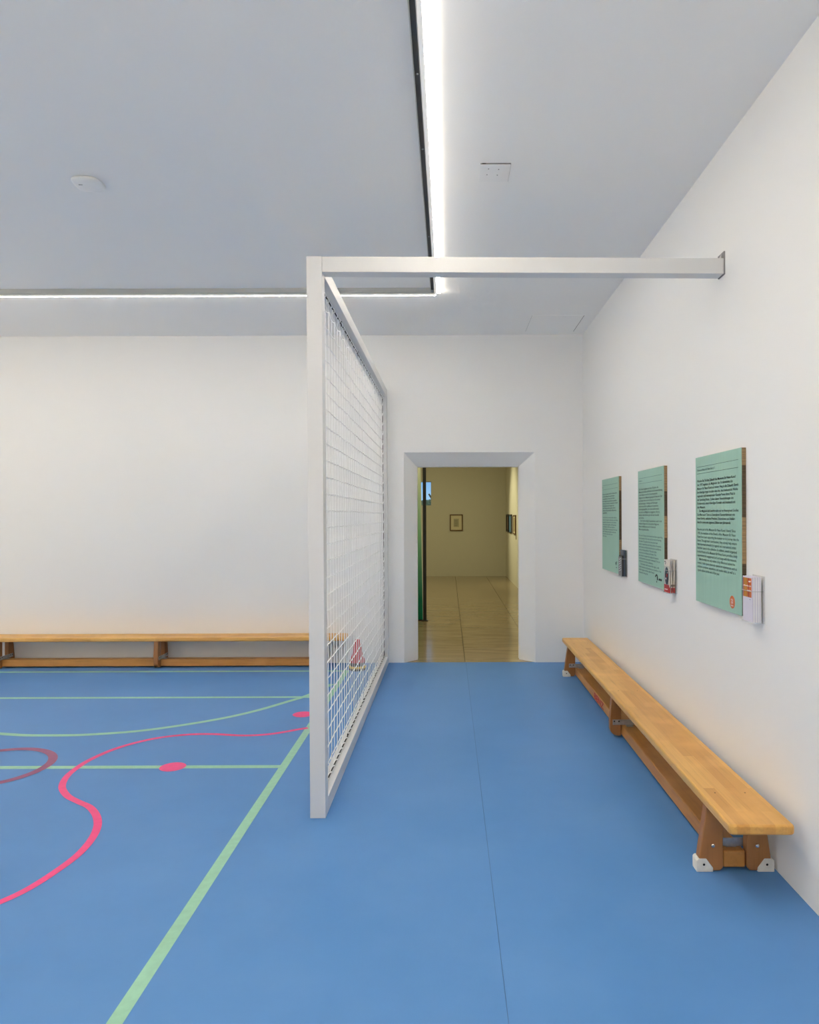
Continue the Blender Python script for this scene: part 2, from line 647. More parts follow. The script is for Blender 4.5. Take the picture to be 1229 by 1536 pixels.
# ------------------------------------------------------------------ the gallery beyond the doorway
GX0, GX1, GY, GZ = -3.0, 1.383, 16.7, 3.3
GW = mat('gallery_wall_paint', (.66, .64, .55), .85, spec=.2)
struct('wall_gallery_right', box(GX1, GX1 + .12, YW, GY, -.12, GZ), GW, label='warm lit side wall of the gallery beyond the doorway', cat='wall')
struct('wall_gallery_left', box(GX0 - .12, GX0, YW, GY, -.12, GZ), GW, label='hidden side wall of the gallery beyond the doorway', cat='wall')
struct('ceiling_gallery', box(GX0, GX1, YW, GY, GZ, GZ + .12), GW, label='ceiling of the gallery beyond the doorway', cat='ceiling')
WX0, WX1, WZ0, WZ1 = -1.05, -.412, 1.69, 2.285
b = box(GX0 - .12, WX0, GY, GY + .18, -.12, GZ + .12)
box(WX1, GX1 + .12, GY, GY + .18, -.12, GZ + .12, bm=b)
box(WX0, WX1, GY, GY + .18, -.12, WZ0, bm=b)
box(WX0, WX1, GY, GY + .18, WZ1, GZ + .12, bm=b)
struct('wall_gallery_back', b, GW, label='olive shaded end wall of the gallery with one framed picture', cat='wall')
wt = GW
b = box(WX0, WX1, GY + .10, GY + .14, WZ0, WZ0 + .02)
box(WX0, WX1, GY + .10, GY + .14, WZ1 - .015, WZ1, bm=b)
box(WX0, WX0 + .02, GY + .10, GY + .14, WZ0, WZ1, bm=b)
box(WX1 - .012, WX1, GY + .10, GY + .14, WZ0, WZ1, bm=b)
win = struct('window_1', b, wt, label='small gallery window with blue sky behind the black column', cat='window')
struct('window_pane', box(WX0 + .02, WX1 - .012, GY + .115, GY + .121, WZ0 + .02, WZ1 - .015), mat('window_glass', (1, 1, 1), .0, trans=1, spec=.3), win)
# marble slabs
MARB = marble_mat()
gf = struct('floor_gallery', box(GX0, GX1, YB + .012, GY, -.12, -.006), mat('grout', (.05, .04, .025), .9), label='polished beige travertine floor of the gallery', cat='floor')
xs = [GX0, -2.06, -1.32, -.58, .16, .90, GX1]
ys0 = [YB + .012, 8.15, 9.62, 11.1, 12.5, 13.9, 15.3, GY]
for i in range(len(xs) - 1):
    ys = list(ys0)
    if i == 4:
        ys = [YB + .012, 7.65] + ys0[1:]
    for y0, y1 in zip(ys, ys[1:]):
        x0, x1 = xs[i], xs[i + 1]
        o = obj('floor_slab', box(-(x1 - x0) / 2 + .0028, (x1 - x0) / 2 - .0028, -(y1 - y0) / 2 + .0035, (y1 - y0) / 2 - .0035, -.006, 0), MARB, gf)
        o.location = ((x0 + x1) / 2, (y0 + y1) / 2, 0)
        o['kind'] = 'structure'
# a tree beyond the window
tr = thing('tree', 'leafy tree branches seen through the small gallery window', 'tree', (.2, 22.0, -1.0))
bark = mat('bark', (.10, .075, .05), .9)
b = tube([(.2, 22, -1), (.15, 22, .6), (0, 22, 1.6), (-.15, 22.05, 2.1)], .07, 8)
tube([(.1, 22, 1.0), (-.35, 21.9, 1.7), (-.62, 21.95, 2.15)], .03, 6, bm=b)
tube([(.0, 22, 1.3), (-.6, 22.1, 1.7), (-.95, 22.0, 1.95)], .025, 6, bm=b)
obj('trunk', b, bark, tr, True, True)
b = bmesh.new()
for k in range(2200):
    t = random.random()
    cx = -1.1 + 1.0 * t
    top = 1.93 + .20 * max(0, t - .35) / .65 + .03 * math.sin(23 * t)
    c = Vector((cx, 22 + random.uniform(-.3, .3), random.uniform(1.1, top)))
    a = random.uniform(0, 6.28); d = Vector((math.cos(a), random.uniform(-.4, .4), math.sin(a))).normalized() * .045
    e = Vector((-d.z, random.uniform(-.02, .02), d.x)) * .45
    v = [b.verts.new(c - d), b.verts.new(c + e), b.verts.new(c + d), b.verts.new(c - e)]
    b.faces.new(v)
lf = obj('foliage', b, mat('leaf', (.20, .20, .10), .6), tr, True)
lf['kind'] = 'stuff'

# black column and green sheet
t = thing('steel_column', 'slim black steel column standing on the travertine floor', 'column', (-.332, 9.6, 0))
BLK = mat('black_steel', (.012, .012, .014), .4)
obj('shaft', box(-.023, .023, -.023, .023, .012, 3.29, .003), BLK, t)
obj('base_plate', box(-.045, .045, -.045, .045, 0, .012, .002), BLK, t)
t = thing('acrylic_sheet', 'translucent green acrylic sheet with pale edge beside the black column', 'sheet', (-.36, 9.62, 0))
b = bmesh.new()
box(-.95, .0, -.003, .003, .015, 3.25, bm=b)
for v in b.verts:
    v.co.x += -.017 * (v.co.z)
obj('sheet', b, panel_mat(), t)
b = box(.0, .012, -.012, .012, .015, 3.25)
for v in b.verts:
    v.co.x += -.017 * (v.co.z)
obj('edge_strip', b, mat('pale_edge', (.72, .78, .62), .4), t)
obj('foot_rail', box(-.95, .012, -.02, .02, 0, .015), BLK, t)


def picture(name, label, loc, w, h, facing, frame_m, mount_m, art, group=None):
    """framed picture; facing '-Y' (on the end wall) or '-X' (on the side wall)"""
    t = thing(name, label, 'picture', loc, 0 if facing == '-Y' else -math.pi / 2, group)
    fw = .022
    b = box(-w / 2, w / 2, -.03, 0, 0, fw)
    box(-w / 2, w / 2, -.03, 0, h - fw, h, bm=b)
    box(-w / 2, -w / 2 + fw, -.03, 0, fw, h - fw, bm=b)
    box(w / 2 - fw, w / 2, -.03, 0, fw, h - fw, bm=b)
    obj('frame', b, frame_m, t)
    mo = obj('mount', box(-w / 2 + fw, w / 2 - fw, -.012, 0, fw, h - fw), mount_m, t)
    art(mo, w, h)
    return t


def art_lines(p, w, h):
    b = box(-w * .2, w * .2, -.0135, -.012, h * .24, h * .74)
    obj('sheet_print', b, mat('aged_sheet', (.48, .45, .32), .7), p)
    b = bmesh.new()
    for k in range(7):
        z = h * (.30 + .057 * k)
        box(-w * .15, w * .15 * (.6 + .4 * ((k * 37) % 5) / 4), -.0143, -.0135, z, z + h * .022, bm=b)
    obj('print_lines', b, mat('faded_ink', (.26, .25, .19), .7), p)


def art_plain(m):
    def f(p, w, h):
        obj('sheet_print', box(-w * .36, w * .36, -.0135, -.012, h * .14, h * .86), m, p)
    return f


BRN = mat('brown_frame', (.13, .065, .022), .4)
picture('framed_picture', 'brown framed pale print alone on the shaded end wall', (.187, GY, 1.092), .31, .395, '-Y', BRN, mat('cream_mount', (.74, .68, .50), .7), art_lines)
picture('framed_picture', 'black framed dark picture beside the blue one on the side wall', (GX1, 16.05, 1.075), .56, .41, '-X', BLK, mat('dark_mount', (.05, .045, .04), .6), art_plain(mat('dark_art', (.20, .13, .09), .6)))
picture('framed_picture', 'black framed blue picture between dark and brown framed ones', (GX1, 15.37, 1.07), .62, .41, '-X', BLK, mat('blue_mount', (.10, .22, .36), .6), art_plain(mat('blue_art', (.12, .27, .44), .5)))
picture('framed_picture', 'brown framed pale picture on the side wall with a label below', (GX1, 14.40, 1.065), .52, .40, '-X', BRN, mat('cream_mount', (.74, .68, .50), .7), art_plain(mat('ochre_art', (.45, .36, .20), .6)))
t = tag(obj('wall_label', box(GX1 - .006, GX1, 14.13, 14.24, .965, 1.04), mat('label_card', (.16, .12, .06), .6)), 'small dark caption card below the brown framed picture', 'label card')

# ------------------------------------------------------------------ luminous ceiling strips with track
GLOW = mat('led_diffuser', (1, 1, 1), .5, emit=(1, .905, .765), estr=LED)
TRK = mat('track_aluminium', (.60, .60, .57), .45)
SLOT = mat('track_slot', (.10, .10, .095), .6)
HOUS = mat('lamp_housing', (.90, .89, .86), .45, emit=(1, .97, .91), estr=.28)     # opal profile, faintly lit through
SIDE = mat('led_side_lens', (1, 1, 1), .5, emit=(1, .905, .765), estr=LED * .065)
TW = .077


def strip(label, A, d, nrm, length, group='luminous ceiling strips', cut0=0., cut1=0., screws=()):
    """A: start of the inner edge on the ceiling, d: run direction, nrm: outward direction (both along axes)"""
    t = thing('light_strip', label, 'lamp', (A[0], A[1], ZC), math.atan2(d[1], d[0]), group)
    sgn = 1 if (d[0] * nrm[1] - d[1] * nrm[0]) > 0 else -1

    def bx(u0, u1, h0, h1, s0=0, s1=length, bev=0):
        lo, hi = sorted((sgn * u0, sgn * u1))
        return box(s0, s1, lo, hi, -h1, -h0, bev)
    b = bx(0, .030, 0, .006)
    for u0, u1 in ((0, .004), (.026, .030)):
        lo, hi = sorted((sgn * u0, sgn * u1))
        box(0, length, lo, hi, -.036, -.006, bm=b)
    trk = obj('track', b, TRK, t)
    obj('track_slot', bx(.004, .026, .006, .016), SLOT, trk)
    sc = dome((0, 0, 0), .006, .004, (0, 0, -1), 10)
    me = bpy.data.meshes.new('screw')
    sc.to_mesh(me); sc.free()
    me.materials.append(BOLT)
    for s in screws:
        shared('track_connector', me, trk, (s, sgn * .015, -.016))
    obj('housing', bx(.030, .049, 0, .044, cut0, length - cut1, .002), HOUS, t)
    obj('diffuser', bx(.049, TW, .008, .040, cut0, length - cut1, .006), GLOW, t)
    obj('side_lens', bx(TW, TW + .002, .006, .036, cut0, length - cut1), SIDE, t)
    obj('cover_rail', bx(.049, TW, 0, .008, cut0, length - cut1), HOUS, t)
    return t


SX, SY = -.134, 5.432                                # inner corner of the lit rectangle at the doorway side
SXL, SYF = -5.8, -1.8
strip('luminous ceiling strip with track running parallel to the green boards', (SX, SYF), (0, 1), (1, 0), SY - SYF + .035, screws=(4.58, 5.15, 6.2), cut1=.012)
strip('luminous ceiling strip with track running parallel to the doorway wall', (SXL, SY), (1, 0), (0, 1), SX - SXL + .03, cut1=-.009, screws=(3.15, 4.05))
strip('luminous ceiling strip crossing the middle of the lit rectangle', (SXL, 2.1), (1, 0), (0, -1), SX - SXL)  # added out of view to light the near floor and post
strip('luminous ceiling strip on the far side of the blue court', (SXL, SYF), (0, 1), (-1, 0), SY - SYF)
strip('luminous ceiling strip at the closed end of the room', (SXL, SYF), (1, 0), (0, -1), SX - SXL)


# wireless access point and blank plate on the ceiling
t = thing('access_point', 'rounded white wireless access point on the ceiling', 'access point', (-1.915, 3.70, ZC))


def squircle(a, n=40, p=3.2):
    out = []
    for k in range(n):
        q = 2 * math.pi * k / n
        c, s = math.cos(q), math.sin(q)
        out.append((a * math.copysign(abs(c) ** (2 / p), c), a * math.copysign(abs(s) ** (2 / p), s)))
    return out


b = bmesh.new()
rings = []
for a, z in ((.066, 0), (.066, -.004), (.075, -.006), (.075, -.014), (.070, -.022), (.058, -.027), (.03, -.029)):
    rings.append([b.verts.new((x, y, z)) for x, y in squircle(a)])
for A_, B_ in zip(rings, rings[1:]):
    for k in range(40):
        b.faces.new((A_[k], A_[(k + 1) % 40], B_[(k + 1) % 40], B_[k]))
b.faces.new(rings[0]); b.faces.new(rings[-1])
obj('body', b, mat('white_plastic', (.93, .93, .92), .4), t, smooth=True)
obj('status_mark', box(-.038, -.018, -.030, -.026, -.0292, -.026), HOLE, t)
t = thing('cover_plate', 'square white blank cover plate with four screw holes on the ceiling', 'cover plate', (.246, 3.61, ZC))
pm = obj('plate', box(-.077, .077, -.092, .092, -.007, -.004, .0008), mat('plate_white', (.92, .92, .91), .85), t)
obj('mounting_box', box(-.066, .066, -.08, .08, -.0042, 0), mat('box_grey', (.5, .5, .5), .8), t)
obj('edge_shade', box(-.077, .077, -.0932, -.092, -.0065, -.001), mat('gap_shade_grey', (.2, .2, .2), .9), t)  # dark strip standing in for the shadow line at the near edge
obj('edge_shade', box(.077, .0782, -.092, .092, -.0065, -.002), mat('shade_mid', (.45, .45, .45), .9), t)  # grey strip standing in for the plate's shadow on the right
obj('latch', box(-.068, -.050, -.0945, -.092, -.006, -.001), HOLE, t)
hb = lathe([(.0032, 0), (.0032, -.0006)], 12)
me = bpy.data.meshes.new('screw_hole'); hb.to_mesh(me); hb.free(); me.materials.append(HOLE)
for px, py in ((735, 253.5), (750.2, 254.4), (732.6, 262.2), (748, 262.9)):
    Y = F * (ZC - .007 - H) / (PY - py)
    shared('screw_hole', me, t, ((px - PX) * Y / F - .246, Y - 3.61, -.007))

# ------------------------------------------------------------------ net partition
PW = .0745
NX1 = -.595
NX0 = NX1 - PW
YN0 = 3.329
YN1 = YB - .002
ZT = 2.70
t = thing('net_partition', 'white steel goal frame strung with white net and braced to the wall', 'goal frame', (NX0 + PW / 2, YN0, 0))


def lean(bm):
    for v in bm.verts:
        v.co.x -= .0036 * v.co.z
    return bm


def shift_lean(bm):                                  # slight real lean of the frame
    return lean(bm)


obj('post', shift_lean(box(NX0, NX1, YN0, YN0 + PW, 0, ZT, .002)), LACQ, t, True)
obj('post', shift_lean(box(NX0, NX1, YN1 - PW, YN1, 0, ZT, .002)), LACQ, t, True)
obj('top_rail', shift_lean(box(NX0, NX1, YN0 + PW, YN1 - PW, ZT - PW, ZT, .002)), LACQ, t, True)
obj('bottom_rail', shift_lean(box(NX0, NX1, YN0 + PW, YN1 - PW, 0, PW, .002)), LACQ, t, True)
b = bmesh.new()
xb0 = NX1 - .0036 * ZT + .0008
box(xb0, XR - .006, YN0 + .001, YN0 + PW, ZT - PW - .001, ZT - .001, .002, bm=b)
for v in b.verts:
    v.co.z -= .0075 * (v.co.x - xb0)
beam = obj('cross_beam', b, LACQ, t, True)
zb = ZT - .0075 * (XR - xb0)
br = obj('wall_bracket', box(XR - .006, XR, YN0 - .001, YN0 + PW, zb - PW - .004, zb + .032), mat('bracket_steel', (.30, .30, .31), .5, metal=.3), t, True)
b = prism([(XR - .006, zb), (XR - .006, zb + .03), (XR - .020, zb)], 'Y', YN0 + .03, YN0 + .036)
obj('gusset', b, LACQ, br, True)
for xx in (XR - .033, XR - .068):
    obj('bolt', dome((xx, YN0 + .02, zb - .0005), .006, .005, (0, 0, 1), 10), CABLE, br, True)

# net: horizontal and vertical cords with knots, slack loops at the rails
XC = NX0 + PW / 2
ZR0, ZR1, NROW = .165, 2.535, 28
YC0, YC1, NCOL = YN0 + PW + .045, YN1 - PW - .05, 36
zs = [ZR0 + (ZR1 - ZR0) * k / (NROW - 1) for k in range(NROW)]
ys = [YC0 + (YC1 - YC0) * k / (NCOL - 1) for k in range(NCOL)]
rnd = random.Random(3)
K = {}
for i, y in enumerate(ys):
    for j, z in enumerate(zs):
        e = .010 * math.exp(-(NROW - 1 - j) / 1.6)   # loops pull the upper rows up and down
        dz = e * (1 if i % 2 else -1) + rnd.uniform(-.0018, .0018)
        K[i, j] = Vector((XC - .0036 * z + rnd.uniform(-.002, .002), y + rnd.uniform(-.0018, .0018), z + dz))
b = bmesh.new()
for j in range(NROW):
    pts = [Vector((XC - .0036 * zs[j], YN0 + PW + .012, zs[j]))]
    for i in range(NCOL):
        if i:
            m = (K[i - 1, j] + K[i, j]) / 2
            m.z -= .0035
            pts.append(m)
        pts.append(K[i, j])
    pts.append(Vector((XC - .0036 * zs[j], YN1 - PW - .014, zs[j])))
    tube(pts, .0030, 5, bm=b)
net = obj('net', b, CORD, t, True, True)
b = bmesh.new()
for i in range(NCOL):
    tube([K[i, j] for j in range(NROW)], .0026, 5, bm=b)
for (i, j), p in K.items():
    bmesh.ops.create_icosphere(b, subdivisions=1, radius=.0046, matrix=Matrix.Translation(p))
obj('net_uprights', b, CORD, net, True, True)
ZTC, ZBC = ZT - PW - .020, PW + .012
b = bmesh.new()
for i in range(0, NCOL - 1, 2):                       # lacing loops to the top and bottom cables
    m = (ys[i] + ys[i + 1]) / 2
    for zc_, jr in ((ZTC, NROW - 1), (ZBC, 0)):
        tube([K[i, jr], Vector((XC - .0036 * zc_, m, zc_)), K[i + 1, jr]], .0021, 5, bm=b)
for j in range(0, NROW - 1, 1):
    for yc_ in (YN0 + PW + .012, YN1 - PW - .014):
        pass
obj('lacing_loops', b, CORD, net, True, True)
rx = lambda z: XC - .0036 * z


def cable(P, Q, name):
    """dark tension cable with a white cord wound round it"""
    P, Q = Vector(P), Vector(Q)
    c = obj(name, tube([P, Q], .004, 6), CABLE, t, True, True)
    d = (Q - P)
    L_ = d.length
    d.normalize()
    u = d.orthogonal().normalized()
    v = d.cross(u)
    n = int(L_ / .014)
    pts = [P + d * (L_ * k / n) + .0062 * (math.cos(k * 2 * math.pi * .014 / .095) * u + math.sin(k * 2 * math.pi * .014 / .095) * v) for k in range(n + 1)]
    obj('winding_cord', tube(pts, .0032, 5), CORD, c, True, True)
    return c


cable((rx(ZTC), YN0 + PW, ZTC), (rx(ZTC), YN1 - PW, ZTC), 'tension_cable')
cable((rx(ZBC), YN0 + PW, ZBC), (rx(ZBC), YN1 - PW, ZBC), 'tension_cable')
cable((rx(ZBC), YN1 - PW - .014, ZBC), (rx(ZTC), YN1 - PW - .014, ZTC), 'tension_cable')
hk = tube([(0, 0, .02), (0, 0, .004)] + [(0, .009 * math.sin(a), -.005 + .009 * math.cos(a)) for a in [k * .55 for k in range(9)]], .003, 6)
me = bpy.data.meshes.new('screw_hook'); hk.to_mesh(me); hk.free(); me.materials.append(CABLE)
for p in me.polygons: p.use_smooth = True
o0 = Vector(t.location)
for k, y in enumerate((3.46, 4.18, 4.95, 5.72, 6.55)):
    shared('screw_hook', me, t, Vector((rx(ZTC), y, ZTC + .004)) - o0)
for k, y in enumerate((3.52, 4.31, 5.14, 5.96, 6.72)):
    shared('screw_hook', me, t, Vector((rx(ZBC), y, ZBC - .002)) - o0, (math.pi, 0, 0))
for z in (.5, 1.2, 1.9, 2.5):
    shared('screw_hook', me, t, Vector((rx(z), YN1 - PW - .010, z)) - o0, (math.radians(-90), 0, 0))


# ------------------------------------------------------------------ gym benches
def bench(label, loc, rz, L, top_axis_word=None, lettering=False, legsY=None):
    t = thing('gym_bench', label, 'bench', loc, rz, 'low wooden gym benches')
    hw, hl = .1215, L / 2
    # top board with rounded edge
    b = box(-hw, hw, -hl, hl, .262, .300)
    ve = [e for e in b.edges if abs(e.verts[0].co.z - e.verts[1].co.z) > .01]
    bmesh.ops.bevel(b, geom=ve, offset=.016, segments=3, profile=.5, affect='EDGES')
    he = [e for e in b.edges if abs(e.verts[0].co.z - e.verts[1].co.z) < .001 and (len([f for f in e.link_faces if abs(f.normal.z) > .9]) == 1)]
    bmesh.ops.bevel(b, geom=he, offset=.011, segments=3, profile=.55, affect='EDGES')
    top = obj('seat_board', b, TOPW, t)
    # lower balance rail
    obj('balance_rail', box(-.045, .045, -hl + .262, hl - .262, .012, .080, .006), RAILW, t)
    ly = [-(hl - .275), 0, hl - .275]
    for k, y in enumerate(ly):
        for s in (-1, 1):
            if k == 1:                                 # middle leg: rounded foot
                poly = [(s * .048, .262), (s * .110, .262), (s * .122, .10)]
                poly += [(s * (.122 - .05 * (1 - math.cos(a))), .06 - .05 * math.sin(a)) for a in [0, .4, .8, 1.2, 1.57]]
                poly += [(s * .05, .010), (s * .048, .02)]
            else:
                poly = [(s * .048, .262), (s * .116, .262), (s * .152, .012), (s * .148, .003), (s * .060, .003), (s * .048, .016)]
            if s < 0:
                poly = poly[::-1]
            leg = obj('leg', prism(poly, 'Y', y - .021, y + .021, .004), LEGW, t)
            if k != 1:
                # white corner shoe
                sp = [(s * .158, -.000), (s * .0905, -.000), (s * .0905, .016), (s * .118, .053), (s * .1505, .053), (s * .158, .045)]
                if s < 0: sp = sp[::-1]
                out = -1 if k == 0 else 1
                shoe = obj('corner_shoe', prism(sp, 'Y', y - .0255, y + .0255, .0025), PAD, leg)
                obj('shoe_screw', dome((s * .128, y - .0255, .03), .0048, .0015, (0, -1, 0), 10), HOLE, shoe)
                obj('leg_bolt', dome((s * .090, y + out * .021, .105), .0085, .006, (0, out, 0)), BOLT, leg)
            obj('seat_plug', dome((s * .062, y + (.03 if k == 0 else (-.03 if k == 2 else 0)), .2995), .0045, .0008, (0, 0, 1), 10), HOLE, top)
        # steel strap across the pair of legs on the inner face
        dirn = 1 if k == 0 else -1
        y0, y1 = sorted((y + dirn * .021, y + dirn * .027))
        strap = obj('steel_strap', box(-.105, .105, y0, y1, .083, .117, .001), STEEL, t)
        for xx in (-.095, -.065, .03, .065, .095):
            obj('strap_screw', dome((xx, (y1 if dirn > 0 else y0), .106 if abs(xx) > .05 else .094), .0052, .003, (0, dirn, 0), 10), BOLT if abs(xx) < .05 else HOLE, strap)
        obj('rail_bracket', box(-.022, .022, min(y0, y0 + dirn * .03), max(y1, y1 + dirn * .03), .0795, .0835), STEEL, strap)
    if lettering:
        tb = text_bm('BENZ', .066, 2.1, 'CENTER', 1.0, .0022)
        b = bmesh.new()
        # on the side of the rail that faces -X; reads with the far end on the left
        M = Matrix.Translation((-.0456, lettering, .024)) @ Matrix(((0, 0, -1, 0), (-1, 0, 0, 0), (0, 1, 0, 0), (0, 0, 0, 1)))
        merge(b, tb, M)
        obj('lettering', b, RED_T, t)['label'] = 'red BENZ lettering'
    return t


BX0, BX1, BY0, BY1 = 1.160, 1.187, 2.566, 6.535
bench('varnished wooden gym bench against the wall below the green boards', ((BX0 + BX1) / 2, (BY0 + BY1) / 2, 0), math.atan2(-(BX1 - BX0), BY1 - BY0), BY1 - BY0, lettering=.70)
bench('varnished wooden gym bench along the wall at the end of the blue court', (-2.795, 6.722, 0), math.radians(90), 3.60)

# ------------------------------------------------------------------ red bell-shaped cone beside the net
t = thing('marker_cone', 'small red cone with black and yellow base on the floor behind the net', 'cone', (-.865, 6.55, 0))
obj('base', lathe([(.070, 0), (.078, .006), (.078, .016), (.070, .022)], 32), mat('black_rubber', (.012, .012, .014), .6), t, smooth=False)
obj('yellow_ring', lathe([(.076, .022), (.081, .026), (.081, .038), (.074, .042)], 32), mat('yellow_plastic', (.75, .48, .03), .4), t)
obj('collar', lathe([(.069, .042), (.071, .05), (.071, .072), (.066, .076)], 32), mat('black_rubber', (.012, .012, .014), .6), t)
obj('cone', lathe([(.074, .076), (.076, .082), (.070, .098), (.058, .125), (.048, .160), (.040, .200), (.033, .240), (.026, .272), (.018, .288), (.008, .295)], 32), mat('red_plastic', (.52, .022, .03), .4), t, smooth=True)

# ------------------------------------------------------------------ information boards with leaflets
MB = Matrix(((0, 0, -1, 0), (-1, 0, 0, 0), (0, 1, 0, 0), (0, 0, 0, 1)))     # text plane -> wall plane facing -X
FX = 1.310                                            # face of the boards
BW, BZ0, BZ1 = .570, .998, 1.752

DE3 = ['Werden Sie Teil der Zukunft des Museums für Neue Kunst!', 'Seit 1993 begleiten die Mitglieder des Fördervereins das', 'Museum für Neue Kunst auf seinem Weg in die Zukunft. Durch', 'ihre Beiträge tragen sie aktiv dazu bei, dass bedeutende Werke', 'regionaler und internationaler Künstler*innen ihren Platz in', 'der Sammlung finden. Zudem bieten Veranstaltungen des', 'Fördervereins einen lebendigen Kontakt und Austausch mit', 'dem Museum.', '   Die Mitgliedschaft bewirkt nicht nur im Hintergrund Großes:', 'Sie öffnet auch Türen zu besonderen Kunsterlebnissen wie', 'freier Eintritt, exklusive Previews, Exkursionen und Atelier-', 'besuche sowie eine signierte Edition zum Jahresende.']
EN3 = ["Become part of the Museum für Neue Kunst's future! Since", '1993, the members of the Friends of the Museum für Neue', 'Kunst have been supporting the museum on its journey into the', 'future. Through their contributions, they actively help ensure', 'that important artworks by regional and international artists', 'find their place in the collection. In addition, events organised', 'by the Friends of the Museum für Neue Kunst provide a lively', 'opportunity for engagement and exchange with the museum.', '   Membership not only makes a big difference behind the', 'scenes; it also opens doors to special art experiences such as', 'exclusive previews, excursions and studio visits, as well as a', 'signed edition at the end of the year.']
# the two farther boards are too small to read: lines of the same length, gist only
DE2 = ['Der Verein begleitet seit über 30 Jahren die', 'Museen der Stadt und fördert das Kunstvermittlung', 'in den Häusern am Ort. Die ehrenamtlich', 'tätigen und vom Museum geprägt für Besucher aller', 'und bieten Ihnen und der Kunst vor Ort immer', 'ein Sammlungen, Vorträge und Führungen', 'Auch wird auf für das Museum Kunstwerke', 'Sammlungsbegriffen. Der Verein lädt herzlich', 'ein, sich in der Mitglied zu engagieren. Hier zu', 'werden, dabei können gern alle das Geschäft', 'und Service.', '   Der Verein verfügt Kooperationen, auch in der', 'weiteren Region bis in die anderen Regionen', 'Basel und Mulhouse und in Frankreich', 'Museumsgesellschaften.']
EN2 = ['For over 30 years, the friends have been supporting', 'the museums of the city and the work of learning', 'the visits. The guides who have given their', 'visitors experiences and during visits of museums', 'and houses, and they have the city on exhibitions', 'works of young talents. They also make', 'excursions, workshops and more. This', 'also helps to support the regional museums', 'to find partners among the interested. You are', 'welcome to visit the collections.', '   The friends work around the region, with', 'other museums and partners as a member of the', 'wider region and the other French', 'museums during this.']
DE1 = ['Kunst vermitteln heißt mit Besuchern', 'und allen Menschen gemeinsam', 'zu entdecken, Kunst und Kultur', 'der Gegenwart, gemeinsam gestalten', 'und neue Themen zu besuchen. Kinder', 'Schulklassen und Gruppen aus', 'und Freiburg sind zu jeder Zeit in', 'unserem Haus herzlich willkommen', 'angemeldet.']
EN1 = ['Art for all is our work with visitors', 'and our museum education, and helps', 'people to discover art and culture', 'of our time together, with groups', 'and families. All of our themes', 'school classes and groups from here', 'and Freiburg are always welcome', 'to book a tour with us in', 'the house.']


def board(label, yn, header, hw_, de, en, zde, zen, edge, wmax):
    t = thing('information_board', label, 'board', (XR, yn + BW / 2, BZ0), 0, 'mint green information boards')
    yl = yn + BW                                       # far side: where the lines begin
    obj('panel', box(FX, FX + .004, yn, yl, BZ0, BZ1, .0006), MINT, t, True)
    obj('core', box(FX + .004, XR, yn + .0012, yl, BZ0 + .001, BZ1 - .001), PLY_L, t, True)
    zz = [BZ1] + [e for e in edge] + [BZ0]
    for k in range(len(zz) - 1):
        obj('edge_strip', box(FX + .004, XR - .001, yn, yn + .0012, zz[k + 1], zz[k]), PLY_SH if k % 2 else PLY_L, t, True)  # bands put shadow and reflection into the colour of the ply edge
    x = FX - .0006

    def block(lines, z0, pitch, m, name):
        b = bmesh.new()
        for k, s in enumerate(lines):
            n = len(s) - len(s.lstrip())
            tb = text_bm(s.strip(), .0178, .93 * wmax, 'LEFT', .98, .00022)
            merge(b, tb, Matrix.Translation((x, yl - .025 - (.022 if n else 0), z0 - k * pitch)) @ MB)
        # keep the widest line inside the ruled width
        w = max(v.co.y for v in b.verts) - min(v.co.y for v in b.verts)
        f = .522 / w
        for v in b.verts:
            v.co.y = yl - .025 - (yl - .025 - v.co.y) * f
        return obj(name, b, m, t, True)
    block(de, zde, .0194, INK, 'german_text')
    block(en, zen, .0193, INKG, 'english_text')
    b = bmesh.new()
    merge(b, text_bm(header, .0165, .85, 'LEFT', .98, .00015), Matrix.Translation((x, yl - .025, 1.678)) @ MB)
    obj('heading_text', b, INKG, t, True)
    for z in (1.7005, 1.6655):
        obj('rule', box(x - .0003, FX, yn + .03, yl - .024, z - .0008, z + .0008), INKG, t, True)
    return t


GB = 'mint green information boards'
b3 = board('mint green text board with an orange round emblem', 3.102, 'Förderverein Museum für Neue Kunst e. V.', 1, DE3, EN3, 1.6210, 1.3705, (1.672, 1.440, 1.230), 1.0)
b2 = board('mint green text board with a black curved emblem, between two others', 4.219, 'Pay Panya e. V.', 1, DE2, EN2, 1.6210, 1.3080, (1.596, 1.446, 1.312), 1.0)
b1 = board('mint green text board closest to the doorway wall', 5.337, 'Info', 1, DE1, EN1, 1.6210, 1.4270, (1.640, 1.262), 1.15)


def disc(y, z, r, x, n=36, ry=None):
    return prism([(y + (ry or r) * math.cos(a), z + r * math.sin(a)) for a in [2 * math.pi * k / n for k in range(n)]], 'X', x, x + .0006)


em = obj('emblem', disc(3.201, 1.048, .0295, FX - .0008), ORANGE, b3, True)
b = bmesh.new()
for k, s in enumerate(('FÖR', 'DER', 'VEREIN')):
    merge(b, text_bm(s, (.014, .014, .009)[k], 1, 'CENTER', 1, .0001), Matrix.Translation((FX - .0018, 3.201, 1.053 - .0120 * k)) @ MB)
obj('emblem_text', b, PAPER, em, True)
b = tube([(FX - .0015, 4.357 - .020 * math.cos(a) + .006, 1.066 + .022 * math.sin(a) - .012) for a in [-.5 + .33 * k for k in range(11)]], .0032, 6)
em = obj('emblem', b, INK, b2, True)
obj('emblem_dot', disc(4.363, 1.032, .006, FX - .0008), INK, em, True)
b = box(FX - .001, FX, 4.262, 4.325, 1.044, 1.049)
for k in range(9):
    box(FX - .001, FX, 4.320 - .007 * k - .0045, 4.320 - .007 * k, 1.049, 1.0545 + .0015 * (k % 3), bm=b)
obj('emblem_text', b, INK, em, True)
